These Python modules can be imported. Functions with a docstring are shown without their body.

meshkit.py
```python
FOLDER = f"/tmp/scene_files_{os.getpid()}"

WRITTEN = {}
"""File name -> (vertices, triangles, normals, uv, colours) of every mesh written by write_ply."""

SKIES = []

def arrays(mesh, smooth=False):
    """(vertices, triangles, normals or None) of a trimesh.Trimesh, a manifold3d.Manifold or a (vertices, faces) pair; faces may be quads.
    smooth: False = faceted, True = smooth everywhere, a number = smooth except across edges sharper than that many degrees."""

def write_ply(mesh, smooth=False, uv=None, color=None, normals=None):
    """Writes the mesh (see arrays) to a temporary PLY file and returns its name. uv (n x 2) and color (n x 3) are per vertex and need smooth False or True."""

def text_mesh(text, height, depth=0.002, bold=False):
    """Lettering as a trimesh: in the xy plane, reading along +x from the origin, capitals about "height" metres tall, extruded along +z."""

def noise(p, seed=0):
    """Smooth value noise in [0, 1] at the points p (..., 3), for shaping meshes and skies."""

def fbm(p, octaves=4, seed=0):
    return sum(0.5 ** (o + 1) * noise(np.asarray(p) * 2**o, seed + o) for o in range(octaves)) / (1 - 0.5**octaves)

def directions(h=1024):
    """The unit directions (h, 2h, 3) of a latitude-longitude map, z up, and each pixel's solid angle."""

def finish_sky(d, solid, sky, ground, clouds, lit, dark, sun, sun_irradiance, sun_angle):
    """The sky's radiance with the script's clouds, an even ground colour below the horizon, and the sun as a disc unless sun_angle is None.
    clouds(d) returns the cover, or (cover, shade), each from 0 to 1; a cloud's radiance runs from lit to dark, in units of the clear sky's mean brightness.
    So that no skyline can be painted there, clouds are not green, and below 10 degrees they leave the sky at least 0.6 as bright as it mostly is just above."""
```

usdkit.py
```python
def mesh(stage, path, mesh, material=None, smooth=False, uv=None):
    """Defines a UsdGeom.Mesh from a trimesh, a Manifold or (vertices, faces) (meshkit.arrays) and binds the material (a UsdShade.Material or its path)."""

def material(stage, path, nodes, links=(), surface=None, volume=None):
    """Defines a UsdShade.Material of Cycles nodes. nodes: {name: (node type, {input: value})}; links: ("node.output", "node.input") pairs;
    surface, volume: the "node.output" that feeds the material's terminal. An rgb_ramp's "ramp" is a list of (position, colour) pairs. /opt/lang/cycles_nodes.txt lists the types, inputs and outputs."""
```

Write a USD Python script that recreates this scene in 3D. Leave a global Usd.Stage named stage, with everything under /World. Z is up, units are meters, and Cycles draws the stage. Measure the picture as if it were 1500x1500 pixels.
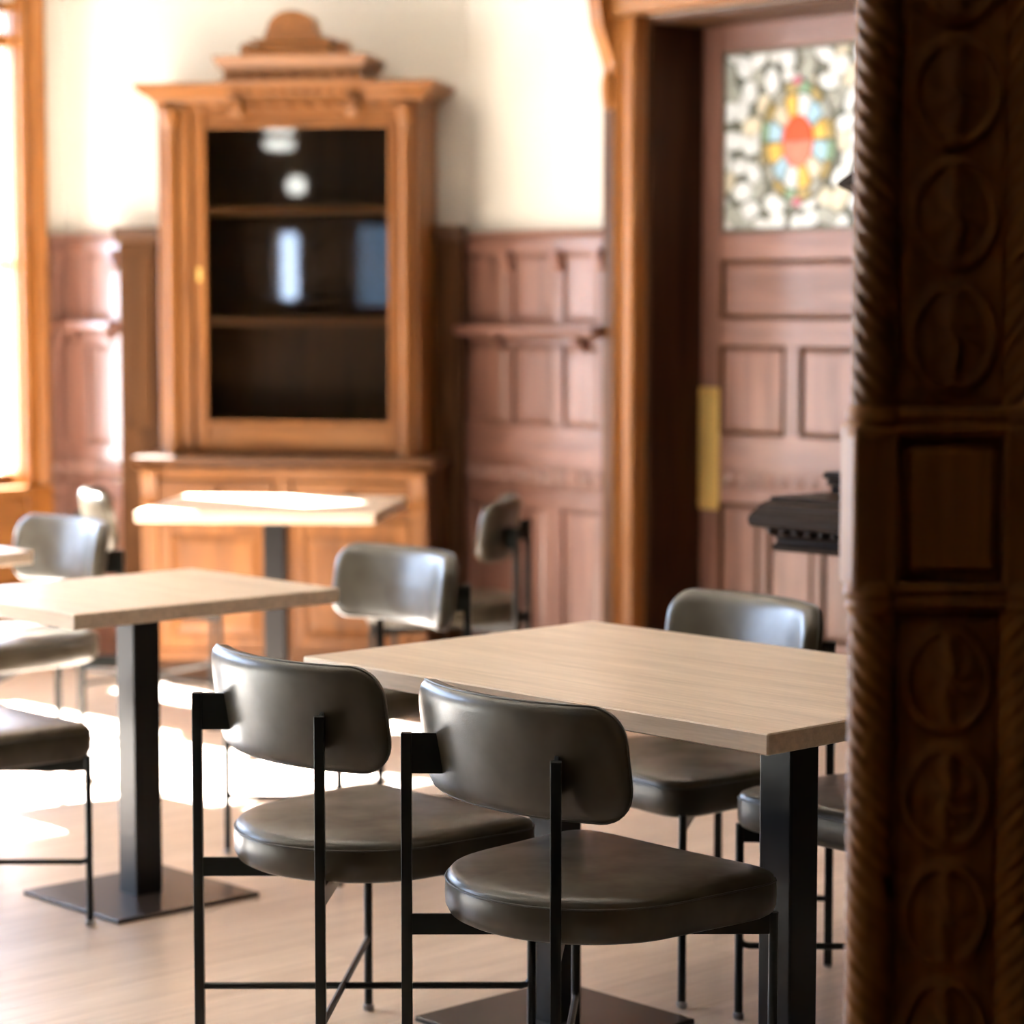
import math, random
import numpy as np, trimesh, usdkit, meshkit
import manifold3d as m3
from shapely.geometry import Polygon, box as sbox
from shapely import affinity
from pxr import Usd, UsdGeom, UsdLux, UsdShade, Sdf, Gf

stage = Usd.Stage.CreateInMemory()
UsdGeom.SetStageUpAxis(stage, 'Z'); UsdGeom.SetStageMetersPerUnit(stage, 1.0)
WORLD = UsdGeom.Xform.Define(stage, '/World')

# ------------------------------------------------------------------ camera, sky, sun, exposure
FPX, PITCH, H = 3674.0, 0.0846, 1.448            # focal length in pixels of the 1500 px frame, downward tilt, eye height
EXPOSURE = 0.27
SUN_AZ = math.atan2(-0.733, 0.681) + math.radians(3.0)   # heading in which the sunlight travels
SUN_EL = math.radians(38.3)
SUN_POWER, SKY_POWER = 70.0, 5.0

cam = UsdGeom.Camera.Define(stage, '/World/camera')
cam.CreateHorizontalApertureAttr(24.0); cam.CreateVerticalApertureAttr(24.0)
cam.CreateFocalLengthAttr(24.0 * FPX / 1500.0)
cam.CreateFStopAttr(1.8); cam.CreateFocusDistanceAttr(4.25)
cam.CreateClippingRangeAttr(Gf.Vec2f(0.05, 1000.0))
cam.CreateExposureAttr(EXPOSURE)
cx = UsdGeom.Xformable(cam)
cx.AddTranslateOp().Set(Gf.Vec3d(0, 0, H)); cx.AddRotateXOp().Set(90.0 - math.degrees(PITCH))

sky = UsdLux.DomeLight.Define(stage, '/World/sky')
sky.CreateIntensityAttr(SKY_POWER); sky.CreateColorAttr(Gf.Vec3f(0.74, 0.92, 1.26))
sun = UsdLux.DistantLight.Define(stage, '/World/sun')
sun.CreateIntensityAttr(SUN_POWER); sun.CreateNormalizeAttr(True); sun.CreateAngleAttr(0.53); sun.CreateColorAttr(Gf.Vec3f(0.97, 0.98, 1.0))
sd = np.array([math.cos(SUN_AZ) * math.cos(SUN_EL), math.sin(SUN_AZ) * math.cos(SUN_EL), -math.sin(SUN_EL)])
sx = UsdGeom.Xformable(sun)                      # a distant light shines along its -Z
yaw = math.degrees(math.atan2(-sd[0], sd[1])); tilt = math.degrees(math.acos(-sd[2]))
sx.AddRotateZOp().Set(yaw); sx.AddRotateXOp().Set(tilt)

# ------------------------------------------------------------------ helpers: names, prims
def prim_path(name, parent=None):
    base = (parent.GetPath() if parent is not None else Sdf.Path('/World'))
    p, i = base.AppendChild(name), 0
    while stage.GetPrimAtPath(p):
        i += 1; p = base.AppendChild(f'{name}_{i:03d}')
    return p

def obj(name, mesh, mat, parent=None, smooth=35):
    return usdkit.mesh(stage, str(prim_path(name, parent)), mesh, MATS[mat], smooth=smooth).GetPrim()

def data(o, label=None, cat=None, group=None, kind=None):
    for k, v in (('label', label), ('category', cat), ('group', group), ('kind', kind)):
        if v: o.SetCustomDataByKey(k, v)
    return o

def thing(name, label, cat, loc=(0, 0, 0), rot=0.0, group=None, kind=None):
    x = UsdGeom.Xform.Define(stage, prim_path(name))
    x.AddTranslateOp().Set(Gf.Vec3d(*map(float, loc))); x.AddRotateZOp().Set(float(rot))
    return data(x.GetPrim(), label, cat, group, kind)

def dup(src, label, loc, rot, group=None):
    was = src.GetCustomData(); name = src.GetName()
    r = UsdGeom.Xform.Define(stage, prim_path(name))
    p = r.GetPrim(); p.GetReferences().AddInternalReference(src.GetPath()); p.SetInstanceable(True)
    x = UsdGeom.Xformable(p); x.ClearXformOpOrder()
    x.AddTranslateOp().Set(Gf.Vec3d(*map(float, loc))); x.AddRotateZOp().Set(float(rot))
    return data(p, label, was['category'], group or was.get('group'))

# ------------------------------------------------------------------ helpers: shapes
cat_ = trimesh.util.concatenate
def cbox(x0, x1, y0, y1, z0, z1, c=0.003):
    """A box with chamfered edges."""
    c = min(c, (x1 - x0) / 2.5, (y1 - y0) / 2.5, (z1 - z0) / 2.5)
    pts = []
    for X, a in ((x0, 1), (x1, -1)):
        for Y, b in ((y0, 1), (y1, -1)):
            for Z, d in ((z0, 1), (z1, -1)):
                pts += [(X, Y + b * c, Z + d * c), (X + a * c, Y, Z + d * c), (X + a * c, Y + b * c, Z)]
    return tri(m3.Manifold.hull_points(np.array(pts, float)))

def tri(man):
    m = man.to_mesh()
    return trimesh.Trimesh(np.array(m.vert_properties[:, :3], float), np.array(m.tri_verts), process=False)

def prism_x(prof, x0, x1):
    """Closed (y, z) outline carried along x."""
    g = Polygon(prof)
    if not g.is_valid: g = g.buffer(0)
    m = trimesh.creation.extrude_polygon(g, x1 - x0, engine='earcut')     # in (y, z) -> along +z
    v = m.vertices; m.vertices = np.stack([v[:, 2] + x0, v[:, 0], v[:, 1]], 1)
    return m

def prism_z(poly, z0, z1):
    m = trimesh.creation.extrude_polygon(poly if isinstance(poly, Polygon) else Polygon(poly), z1 - z0, engine='earcut')
    m.apply_translation((0, 0, z0)); return m

def prism_y(poly, y0, y1):
    """(x, z) outline carried along y."""
    m = trimesh.creation.extrude_polygon(poly if isinstance(poly, Polygon) else Polygon(poly), y1 - y0, engine='earcut')
    v = m.vertices; m.vertices = np.stack([v[:, 0], v[:, 2] + y0, v[:, 1]], 1)
    m.invert(); return m

def lathe(prof, seg=40):
    return trimesh.creation.revolve(np.array(prof, float), sections=seg)

def rod(a, b, r, seg=16):
    return trimesh.creation.cylinder(radius=r, segment=np.array([a, b], float), sections=seg)

def loft(rings, close=True):
    """Rings of equal length (k, n, 3), capped by their last single points."""
    rings = [np.asarray(r, float) for r in rings]; n = len(rings[1]); V, F, at = [], [], []
    for r in rings: at.append(sum(map(len, V))); V.append(r)
    for i in range(len(rings) - 1):
        a, b = rings[i], rings[i + 1]
        for j in range(n):
            k = (j + 1) % n
            if len(a) == 1: F.append((at[i], at[i + 1] + j, at[i + 1] + k))
            elif len(b) == 1: F.append((at[i] + k, at[i] + j, at[i + 1]))
            else: F += [(at[i] + j, at[i + 1] + j, at[i + 1] + k), (at[i] + j, at[i + 1] + k, at[i] + k)]
    m = trimesh.Trimesh(np.vstack(V), np.array(F), process=False)
    if m.volume < 0: m.invert()
    return m

def grid_mesh(P):
    """(a, b, 3) grid of points as a surface."""
    a, b = P.shape[:2]; i = np.arange(a * b).reshape(a, b)
    q = np.stack([i[:-1, :-1], i[1:, :-1], i[1:, 1:], i[:-1, 1:]], -1).reshape(-1, 4)
    return trimesh.Trimesh(P.reshape(-1, 3), np.vstack([q[:, [0, 1, 2]], q[:, [0, 2, 3]]]), process=False)

# ------------------------------------------------------------------ helpers: where things stand (measured off the photograph, then plain metres)
def row_z(py, x, y):
    """Height of the point above plan position (x, y) that lies on picture row py."""
    t = (750.0 - py) / FPX; c, s = math.cos(PITCH), math.sin(PITCH)
    return H + y * (t * c - s) / (c + t * s)

class Frame:
    """A wall's own frame: x along it (left to right from inside), +y out of the room."""
    def __init__(s, o, ang): s.o, s.a = np.array(o, float), ang; s.d = np.array([math.cos(ang), math.sin(ang)]); s.n = np.array([-s.d[1], s.d[0]])
    def pt(s, x, y=0.0): return s.o + s.d * x + s.n * y
    def x(s, px, y=0.0):
        k = (px - 750.0) / FPX * math.cos(PITCH); q = s.o + s.n * y
        return (k * q[1] - q[0]) / (s.d[0] - k * s.d[1])
    def z(s, py, x, y=0.0): return row_z(py, *s.pt(x, y))

AB = 0.749                                     # the tables and walls lie on a grid turned by this angle
A = np.array([math.sin(AB), -math.cos(AB)]); B = np.array([math.cos(AB), math.sin(AB)])
ANG_A, ANG_B = math.atan2(A[1], A[0]), math.atan2(B[1], B[0])
FW = Frame((-1.808, 10.225), ANG_B)              # window wall, x runs negative towards the camera
FP = Frame((-1.808, 10.225), ANG_A)              # short pier wall
pier_len = FP.x(186)
CH = math.radians(-10)
FC = Frame(FP.pt(pier_len), CH)                # corner wall that carries the cabinet
corner_len = FC.x(684)
FR = Frame(FC.pt(corner_len), ANG_A)           # right wall with the door
CEIL = 3.45

# ------------------------------------------------------------------ materials
MATS = {}
def mat(name, nodes, links, surface='p.BSDF'):
    MATS[name] = usdkit.material(stage, f'/World/Looks/{name}', nodes, links, surface=surface)

def wood(name, c0, c1, scale=(14, 14, 1.0), rough=0.35, spec=0.5, vary=0.12, bump=0.15, coat=0.0, fine=3.0, dark=None):
    """Grain: noise stretched along the axis whose scale is small; each mesh gets its own cut of it."""
    dark = dark or tuple(0.72 * x for x in c0)
    nodes = {'t': ('texture_coordinate', {}), 'o': ('object_info', {}), 'c': ('combine_xyz', {}), 'ms': ('math', {'math_type': 'multiply', 'value2': 37.0}),
             'a': ('vector_math', {'math_type': 'add'}), 'm': ('mapping', {'scale': scale}),
             'n': ('noise_texture', {'scale': 1.0, 'detail': 5.0, 'roughness': 0.6, 'distortion': 0.6}), 'f': ('noise_texture', {'scale': fine, 'detail': 3.0, 'roughness': 0.7}),
             'r': ('rgb_ramp', {'ramp': [(0.25, dark), (0.42, c0), (0.62, c1), (0.8, c0)]}),
             'fr': ('rgb_ramp', {'ramp': [(0.3, (0.82, 0.80, 0.78)), (0.7, (1.06, 1.05, 1.04))]}),
             'x': ('mix', {'mix_type': 'multiply', 'fac': 1.0}), 'v': ('map_range', {'from_min': 0.0, 'from_max': 1.0, 'to_min': 1 - vary, 'to_max': 1 + vary}),
             'h': ('hsv', {'hue': 0.5, 'saturation': 1.0, 'fac': 1.0}), 'b': ('bump', {'strength': bump, 'distance': 0.002}),
             'p': ('principled_bsdf', {'roughness': rough, 'specular_ior_level': spec, 'coat_weight': coat, 'coat_roughness': 0.25})}
    links = [('o.random', 'ms.value1'), ('ms.value', 'c.x'), ('ms.value', 'c.y'), ('ms.value', 'c.z'), ('t.object', 'a.vector1'), ('c.vector', 'a.vector2'),
             ('a.vector', 'm.vector'), ('m.vector', 'n.vector'), ('m.vector', 'f.vector'), ('n.fac', 'r.fac'), ('f.fac', 'fr.fac'), ('r.color', 'x.color1'), ('fr.color', 'x.color2'),
             ('o.random', 'v.value'), ('v.result', 'h.value'), ('x.color', 'h.color'), ('h.color', 'p.base_color'), ('f.fac', 'b.height'), ('b.normal', 'p.normal')]
    mat(name, nodes, links)

VX, VY, VZ = (1.2, 16, 16), (16, 1.2, 16), (16, 16, 1.2)
oak = dict(c0=(0.155, 0.056, 0.012), c1=(0.23, 0.088, 0.020), rough=0.38, spec=0.32)
for n, s in (('oak_x', VX), ('oak_z', VZ)): wood(n, scale=s, **oak)
pane_wood = dict(c0=(0.175, 0.080, 0.056), c1=(0.235, 0.112, 0.082), rough=0.40, spec=0.6, coat=1.0)
for n, s in (('wainscot_x', VX), ('wainscot_z', VZ)): wood(n, scale=s, **pane_wood)
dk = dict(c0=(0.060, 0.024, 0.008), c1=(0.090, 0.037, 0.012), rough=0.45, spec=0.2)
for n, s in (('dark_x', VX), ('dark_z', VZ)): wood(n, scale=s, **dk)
wood('case_z', (0.24, 0.088, 0.017), (0.32, 0.125, 0.026), VZ, 0.36, spec=0.35); wood('case_x', (0.21, 0.084, 0.021), (0.29, 0.120, 0.031), VX, 0.36)
wood('walnut_z', (0.055, 0.022, 0.007), (0.085, 0.035, 0.011), VZ, 0.6, spec=0.1)
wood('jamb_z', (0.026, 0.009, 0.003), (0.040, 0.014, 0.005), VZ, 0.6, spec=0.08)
wood('column_wood', (0.185, 0.066, 0.009), (0.27, 0.100, 0.015), VZ, 0.5, spec=0.22)
wood('mantel_wood', (0.012, 0.006, 0.004), (0.020, 0.010, 0.006), VX, 0.5, spec=0.06)
wood('table_oak', (0.60, 0.47, 0.355), (0.70, 0.56, 0.43), (0.9, 13, 13), 0.31, vary=0.03, dark=(0.50, 0.38, 0.275), fine=6)
wood('plank_oak', (0.54, 0.425, 0.345), (0.60, 0.48, 0.395), (0.8, 9, 9), 0.29, vary=0.045, dark=(0.49, 0.38, 0.305), fine=4)
mat('leather', {'t': ('texture_coordinate', {}), 'n': ('noise_texture', {'scale': 9.0, 'detail': 4.0}), 'g': ('voronoi_texture', {'scale': 420.0}),
                'r': ('rgb_ramp', {'ramp': [(0.3, (0.040, 0.032, 0.020)), (0.7, (0.054, 0.044, 0.028))]}), 'rr': ('map_range', {'from_min': 0.3, 'from_max': 0.7, 'to_min': 0.26, 'to_max': 0.36}),
                'b': ('bump', {'strength': 0.12, 'distance': 0.0006}), 'p': ('principled_bsdf', {'specular_ior_level': 0.45})},
    [('t.object', 'n.vector'), ('t.object', 'g.vector'), ('n.fac', 'r.fac'), ('n.fac', 'rr.value'), ('rr.result', 'p.roughness'), ('r.color', 'p.base_color'), ('g.distance', 'b.height'), ('b.normal', 'p.normal')])
mat('seam', {'p': ('principled_bsdf', {'base_color': (0.045, 0.040, 0.032), 'roughness': 0.5})}, [])
def plain(name, col, rough, metallic=0.0, spec=0.5, n=0.0):
    mat(name, {'t': ('texture_coordinate', {}), 'n': ('noise_texture', {'scale': 6.0, 'detail': 5.0}), 'r': ('rgb_ramp', {'ramp': [(0.3, tuple((1 - n) * c for c in col)), (0.7, tuple(min(1, (1 + n) * c) for c in col))]}),
               'p': ('principled_bsdf', {'roughness': rough, 'metallic': metallic, 'specular_ior_level': spec})}, [('t.object', 'n.vector'), ('n.fac', 'r.fac'), ('r.color', 'p.base_color')])
plain('frame_metal', (0.007, 0.009, 0.008), 0.36, 0.0, 0.32, 0.1)
plain('post_metal', (0.006, 0.006, 0.007), 0.34, 0.0, 0.35, 0.1)
plain('base_metal', (0.030, 0.022, 0.020), 0.28, 0.0, 0.5, 0.15)
plain('glide', (0.25, 0.25, 0.26), 0.4)
plain('brass', (0.80, 0.55, 0.18), 0.5, 0.75, 0.5, 0.1)
def plaster(name, col):
    mat(name, {'g': ('geometry', {}), 'n': ('noise_texture', {'scale': 1.3, 'detail': 4.0}), 'f': ('noise_texture', {'scale': 90.0, 'detail': 3.0}),
               'r': ('rgb_ramp', {'ramp': [(0.3, tuple(0.96 * c for c in col)), (0.7, col)]}), 'b': ('bump', {'strength': 0.08, 'distance': 0.002}),
               'p': ('principled_bsdf', {'roughness': 0.75, 'specular_ior_level': 0.3})},
        [('g.position', 'n.vector'), ('g.position', 'f.vector'), ('n.fac', 'r.fac'), ('r.color', 'p.base_color'), ('f.fac', 'b.height'), ('b.normal', 'p.normal')])
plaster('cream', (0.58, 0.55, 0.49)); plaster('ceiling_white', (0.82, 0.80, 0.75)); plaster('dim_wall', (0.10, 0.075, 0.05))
plain('paving', (0.40, 0.38, 0.34), 0.9, n=0.15)
def window_glass(name, tint=(1, 1, 1), rough=0.0):
    mat(name, {'f': ('fresnel', {'IOR': 1.5}), 't': ('transparent_bsdf', {'color': tint}), 'g': ('glossy_bsdf', {'color': (1, 1, 1), 'roughness': rough}), 'm': ('mix_closure', {})},
        [('f.fac', 'm.fac'), ('t.BSDF', 'm.closure1'), ('g.BSDF', 'm.closure2')], 'm.closure')
window_glass('pane_glass', (0.95, 0.97, 0.97)); window_glass('cabinet_glass', (0.78, 0.80, 0.80), 0.02)
window_glass('frosted_glass', (0.28, 0.32, 0.34))
def art_glass(name, col):
    mat(name, {'t': ('texture_coordinate', {}), 'n': ('noise_texture', {'scale': 26.0, 'detail': 3.0}), 'r': ('rgb_ramp', {'ramp': [(0.3, tuple(0.75 * c for c in col)), (0.7, col)]}), 'tr': ('translucent_bsdf', {}),
               'b': ('bump', {'strength': 0.25, 'distance': 0.004}), 'p': ('principled_bsdf', {'roughness': 0.16, 'specular_ior_level': 0.5}), 'm': ('mix_closure', {'fac': 0.17})},
        [('t.object', 'n.vector'), ('n.fac', 'r.fac'), ('r.color', 'p.base_color'), ('r.color', 'tr.color'), ('n.fac', 'b.height'), ('b.normal', 'p.normal'), ('p.BSDF', 'm.closure1'), ('tr.BSDF', 'm.closure2')], 'm.closure')
GLASS = {'white': (0.82, 0.83, 0.80), 'cream': (0.70, 0.64, 0.50), 'grey': (0.42, 0.43, 0.38), 'lead': (0.17, 0.18, 0.15), 'blue': (0.42, 0.62, 0.72), 'ochre': (0.42, 0.33, 0.14), 'gold': (0.70, 0.48, 0.12),
         'red': (0.80, 0.10, 0.03), 'coral': (0.80, 0.24, 0.16), 'rose': (0.55, 0.18, 0.24), 'green': (0.28, 0.42, 0.28)}
for k, v in GLASS.items(): art_glass('glass_' + k, v)
mat('lamp_glow', {'e': ('emission', {'color': (1.0, 0.97, 0.9), 'strength': 14.0})}, [], 'e.emission')

# ------------------------------------------------------------------ the room shell
rnd = random.Random(7)
part_y = 3.30                                   # partition between the room and the darker room the camera stands in
XL_end = 9.2                                    # length of the window wall
e1 = FW.pt(-XL_end)
OUT = 0.30
wx0 = FW.x(28) - 0.02
jx = FR.x(946); ddep = 0.29                     # door recess
door_w = 0.96
chim = np.array([0.6206, 6.0]) + B * 0.27 + A * 0.16   # left front corner of the chimney breast
room = [FW.pt(-XL_end), FW.pt(0), FP.pt(pier_len), FR.pt(0), FR.pt(jx), FR.pt(jx, ddep), FR.pt(jx + 1.0, ddep), FR.pt(jx + 1.0), FR.pt(3.4)]
room += [np.array([4.6, 4.0]), np.array([4.6, -3.2]), np.array([-8.9, -3.2]), np.array([-8.9, e1[1]])]
room_poly = Polygon([tuple(p) for p in room])
slab = room_poly.buffer(0.22, join_style=2)

floor = data(UsdGeom.Xform.Define(stage, prim_path('floor')).GetPrim(), 'pale pinkish oak plank floor of the dining room', 'floor', kind='structure')
obj('subfloor', prism_z(slab, -0.30, -0.013), 'paving', floor, smooth=False)
pw, pl = 0.24, 2.4
U0 = np.array([-9.5, -3.5])
cnt = 0
for i in range(-60, 70):
    off = (i * 0.77) % pl
    for j in range(-8, 9):
        x0, y0 = j * pl + off, i * pw
        c = [U0 + B * x0 + np.array([-B[1], B[0]]) * y0]
        q = Polygon([U0 + B * (x0 + a * (pl - 0.001)) + np.array([-B[1], B[0]]) * (y0 + b * (pw - 0.001)) for a, b in ((0, 0), (1, 0), (1, 1), (0, 1))])
        g = q.intersection(room_poly)
        if g.is_empty or g.geom_type != 'Polygon' or g.area < 0.004: continue
        ctr = np.array(g.centroid.coords[0])
        px = 750 + FPX * ctr[0] / max(ctr[1], .1)
        if not (ctr[1] > 3.2 and -900 < px < 2000 and ctr[1] < 11):
            continue
        cnt += 1
        # planks are modelled along their own x so that the grain follows them
        R = np.array([[B[0], B[1]], [-B[1], B[0]]]); loc = affinity.affine_transform(g, [R[0, 0], R[0, 1], R[1, 0], R[1, 1], 0, 0])
        o = obj('plank', prism_z(loc, -0.012, 0.0), 'plank_oak', floor, smooth=False)
        UsdGeom.Xformable(o).AddRotateZOp().Set(math.degrees(ANG_B))
rest = prism_z(room_poly.intersection(sbox(-20, -5, 20, 3.3)), -0.0135, -0.001)
obj('plain_boards', rest, 'dark_x', floor, smooth=False)
data(obj('ceiling', prism_z(slab, CEIL, CEIL + 0.2), 'ceiling_white', smooth=False), 'white ceiling over the dining room', 'ceiling', kind='structure')
data(obj('ground', prism_z(Polygon([(-60, -40), (60, -40), (60, 60), (-60, 60)]).difference(slab.buffer(0.02)), -0.5, -0.31), 'paving', smooth=False), 'paved ground outside the windows', 'ground', kind='structure')

def wall(name, fr, label, kind='structure'):
    return thing(name, label, 'wall', (*fr.o, 0), math.degrees(fr.a), kind=kind)

def plaster_with_holes(x0, x1, holes, y0, y1, z0=0.0, z1=CEIL):
    g = sbox(x0, z0, x1, z1)
    for h in holes: g = g.difference(sbox(*h))
    return prism_y(g, y0, y1)

# ---- wainscot in a wall's frame, built piece by piece in front of the plaster
def wainscot(w, x0, x1, cols, Z, m='wainscot', shelf=None, lowcols=None, dado=True):
    """cols: panel x-ranges of the upper field; Z: heights of its lines."""
    mx, mz = m + '_x', m + '_z'
    obj('backing_board', cbox(x0, x1, -0.012, 0.004, 0.0, Z['cap0'], 0.001), mz, w)
    capp = [(0.0, Z['cap0']), (-0.028, Z['cap0']), (-0.034, Z['cap0'] + .012), (-0.05, Z['cap0'] + .022), (-0.055, Z['cap1'] - .008), (-0.05, Z['cap1']), (0.0, Z['cap1'])]
    obj('cap_moulding', prism_x(capp, x0, x1), mx, w)
    def rail(za, zb, d=0.03): obj('rail', cbox(x0, x1, -d, 0, za, zb, 0.003), mx, w)
    def stile(xa, xb, za, zb, d=0.03): obj('stile', cbox(xa, xb, -d, 0, za, zb, 0.003), mz, w)
    def panel(xa, xb, za, zb):
        if xb - xa < 0.03: return
        i = min(0.022, (xb - xa) * 0.2)
        r = [[(xa, -.012, za), (xb, -.012, za), (xb, -.012, zb), (xa, -.012, zb)], [(xa, -.014, za), (xb, -.014, za), (xb, -.014, zb), (xa, -.014, zb)],
             [(xa + i, -.023, za + i), (xb - i, -.023, za + i), (xb - i, -.023, zb - i), (xa + i, -.023, zb - i)], [((xa + xb) / 2, -.023, (za + zb) / 2)]]
        obj('panel', loft([[r[0][0]]] and [[((xa + xb) / 2, -.011, (za + zb) / 2)]] + r), mz, w, smooth=False)
    rail(Z['up1'], Z['cap0']); rail(Z['up0'] - 0.05, Z['up0']); rail(Z['lo1'], Z['up0'] - 0.052) if Z['up0'] - Z['lo1'] > .07 else None
    rail(Z['fr1'], Z['lo0']); 
    edges = [x0] + [e for c in cols for e in c] + [x1]
    for a, b in zip(edges[0::2], edges[1::2]):
        if b - a > 0.012:
            stile(a, b, Z['up0'], Z['up1']); stile(a, b, Z['lo0'], Z['lo1'])
    for a, b in cols:
        panel(a, b, Z['up0'], Z['up1']); panel(a, b, Z['lo0'], Z['lo1'])
    for a, b in zip(edges[0::2], edges[1::2]):              # small scrolled corbels that head the upper stiles
        if 0.012 < b - a < 0.12:
            c = (a + b) / 2; h = Z['up1']
            prof = [(-0.03, h + .01), (-0.062, h + .01), (-0.064, h - .012), (-0.05, h - .03), (-0.052, h - .045), (-0.04, h - .065), (-0.03, h - .07)]
            obj('corbel', prism_x(prof, c - .018, c + .018), mz, w)
    # carved frieze band: a run of gadroons between two fillets
    fz0, fz1 = Z['fr0'], Z['fr1']
    obj('frieze_board', cbox(x0, x1, -0.022, 0, fz0, fz1, 0.002), mx, w)
    n = max(2, int((x1 - x0) / 0.062)); st = (x1 - x0) / n
    for k in range(n):
        c = x0 + (k + .5) * st
        g = trimesh.creation.icosphere(2, 1.0); g.apply_scale((st * .42, 0.016, (fz1 - fz0) * .40)); g.apply_translation((c, -0.022, (fz0 + fz1) / 2))
        obj('gadroon', g, mz, w, smooth=True)
    rail(fz0 - 0.075, fz0, 0.034)
    # dado below
    low = lowcols or cols
    ed = [x0] + [e for c in low for e in c] + [x1]
    zt, zb = fz0 - 0.075, 0.20
    for a, b in zip(ed[0::2], ed[1::2]):
        if b - a > 0.012: stile(a, b, zb, zt)
    for a, b in low: panel(a, b, zb, zt)
    rail(0.11, zb)
    if shelf:
        sx0, sx1, zs, dep = shelf
        prof = [(0.0, zs - .022), (-dep + .02, zs - .022), (-dep + .006, zs - .016), (-dep, zs - .004), (-dep + .004, zs + .012), (-dep + .012, zs + .018), (0, zs + .018)]
        s = obj('plate_shelf', prism_x(prof, sx0, sx1), mx, w)
        for f in (0.28, 0.86):
            c = sx0 + (sx1 - sx0) * f
            pr = [(-0.028, zs - .022), (-dep * .8, zs - .022), (-dep * .72, zs - .04), (-dep * .5, zs - .055), (-0.04, zs - .075), (-0.028, zs - .08)]
            obj('shelf_bracket', prism_x(pr, c - .016, c + .016), mz, w)

def zs(fr, rows, x, y=-0.03): return {k: fr.z(r, x, y) for k, r in rows.items()}

# ---- right wall: wainscot, plaster, door opening
w = wall('wall_right', FR, 'cream wall over panelled wood wainscot, left of the tall door')
xr = FR.x(893)
HD = FR.z(22, jx, -.06)
obj('plaster', plaster_with_holes(0.0, 3.4, [(jx, -1, jx + 1.0, HD)], 0.0, 0.22), 'cream', w, smooth=False)
mid = xr / 2
ZR = zs(FR, dict(cap1=338, cap0=349, up1=371, up0=472, lo1=506, lo0=622, fr1=682, fr0=713), mid)
cols = [(FR.x(688), FR.x(747)), (FR.x(759), FR.x(819)), (FR.x(833), FR.x(885))]
wainscot(w, 0.0, xr, cols, ZR, shelf=(0.0, FR.x(878, -.06), FR.z(484, mid, -.09), 0.105), lowcols=[(FR.x(700), FR.x(806)), (FR.x(832), FR.x(884))])
xr2 = jx + 1.0 + 0.16
wainscot(w, xr2, 3.4, [(xr2 + .1 + k * .24, xr2 + .28 + k * .24) for k in range(4)], ZR)
data(obj('baseboard_right', cat_([prism_x([(0, 0), (-.045, 0), (-.045, .09), (-.036, .105), (-.03, .11), (0, .11)], 0, xr)]), 'wainscot_x'), 'dark reddish skirting board under the right wainscot', 'baseboard', kind='structure')
bp = UsdGeom.Xformable(stage.GetPrimAtPath('/World/baseboard_right')); bp.AddTranslateOp().Set(Gf.Vec3d(*FR.o, 0)); bp.AddRotateZOp().Set(math.degrees(FR.a))

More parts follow.
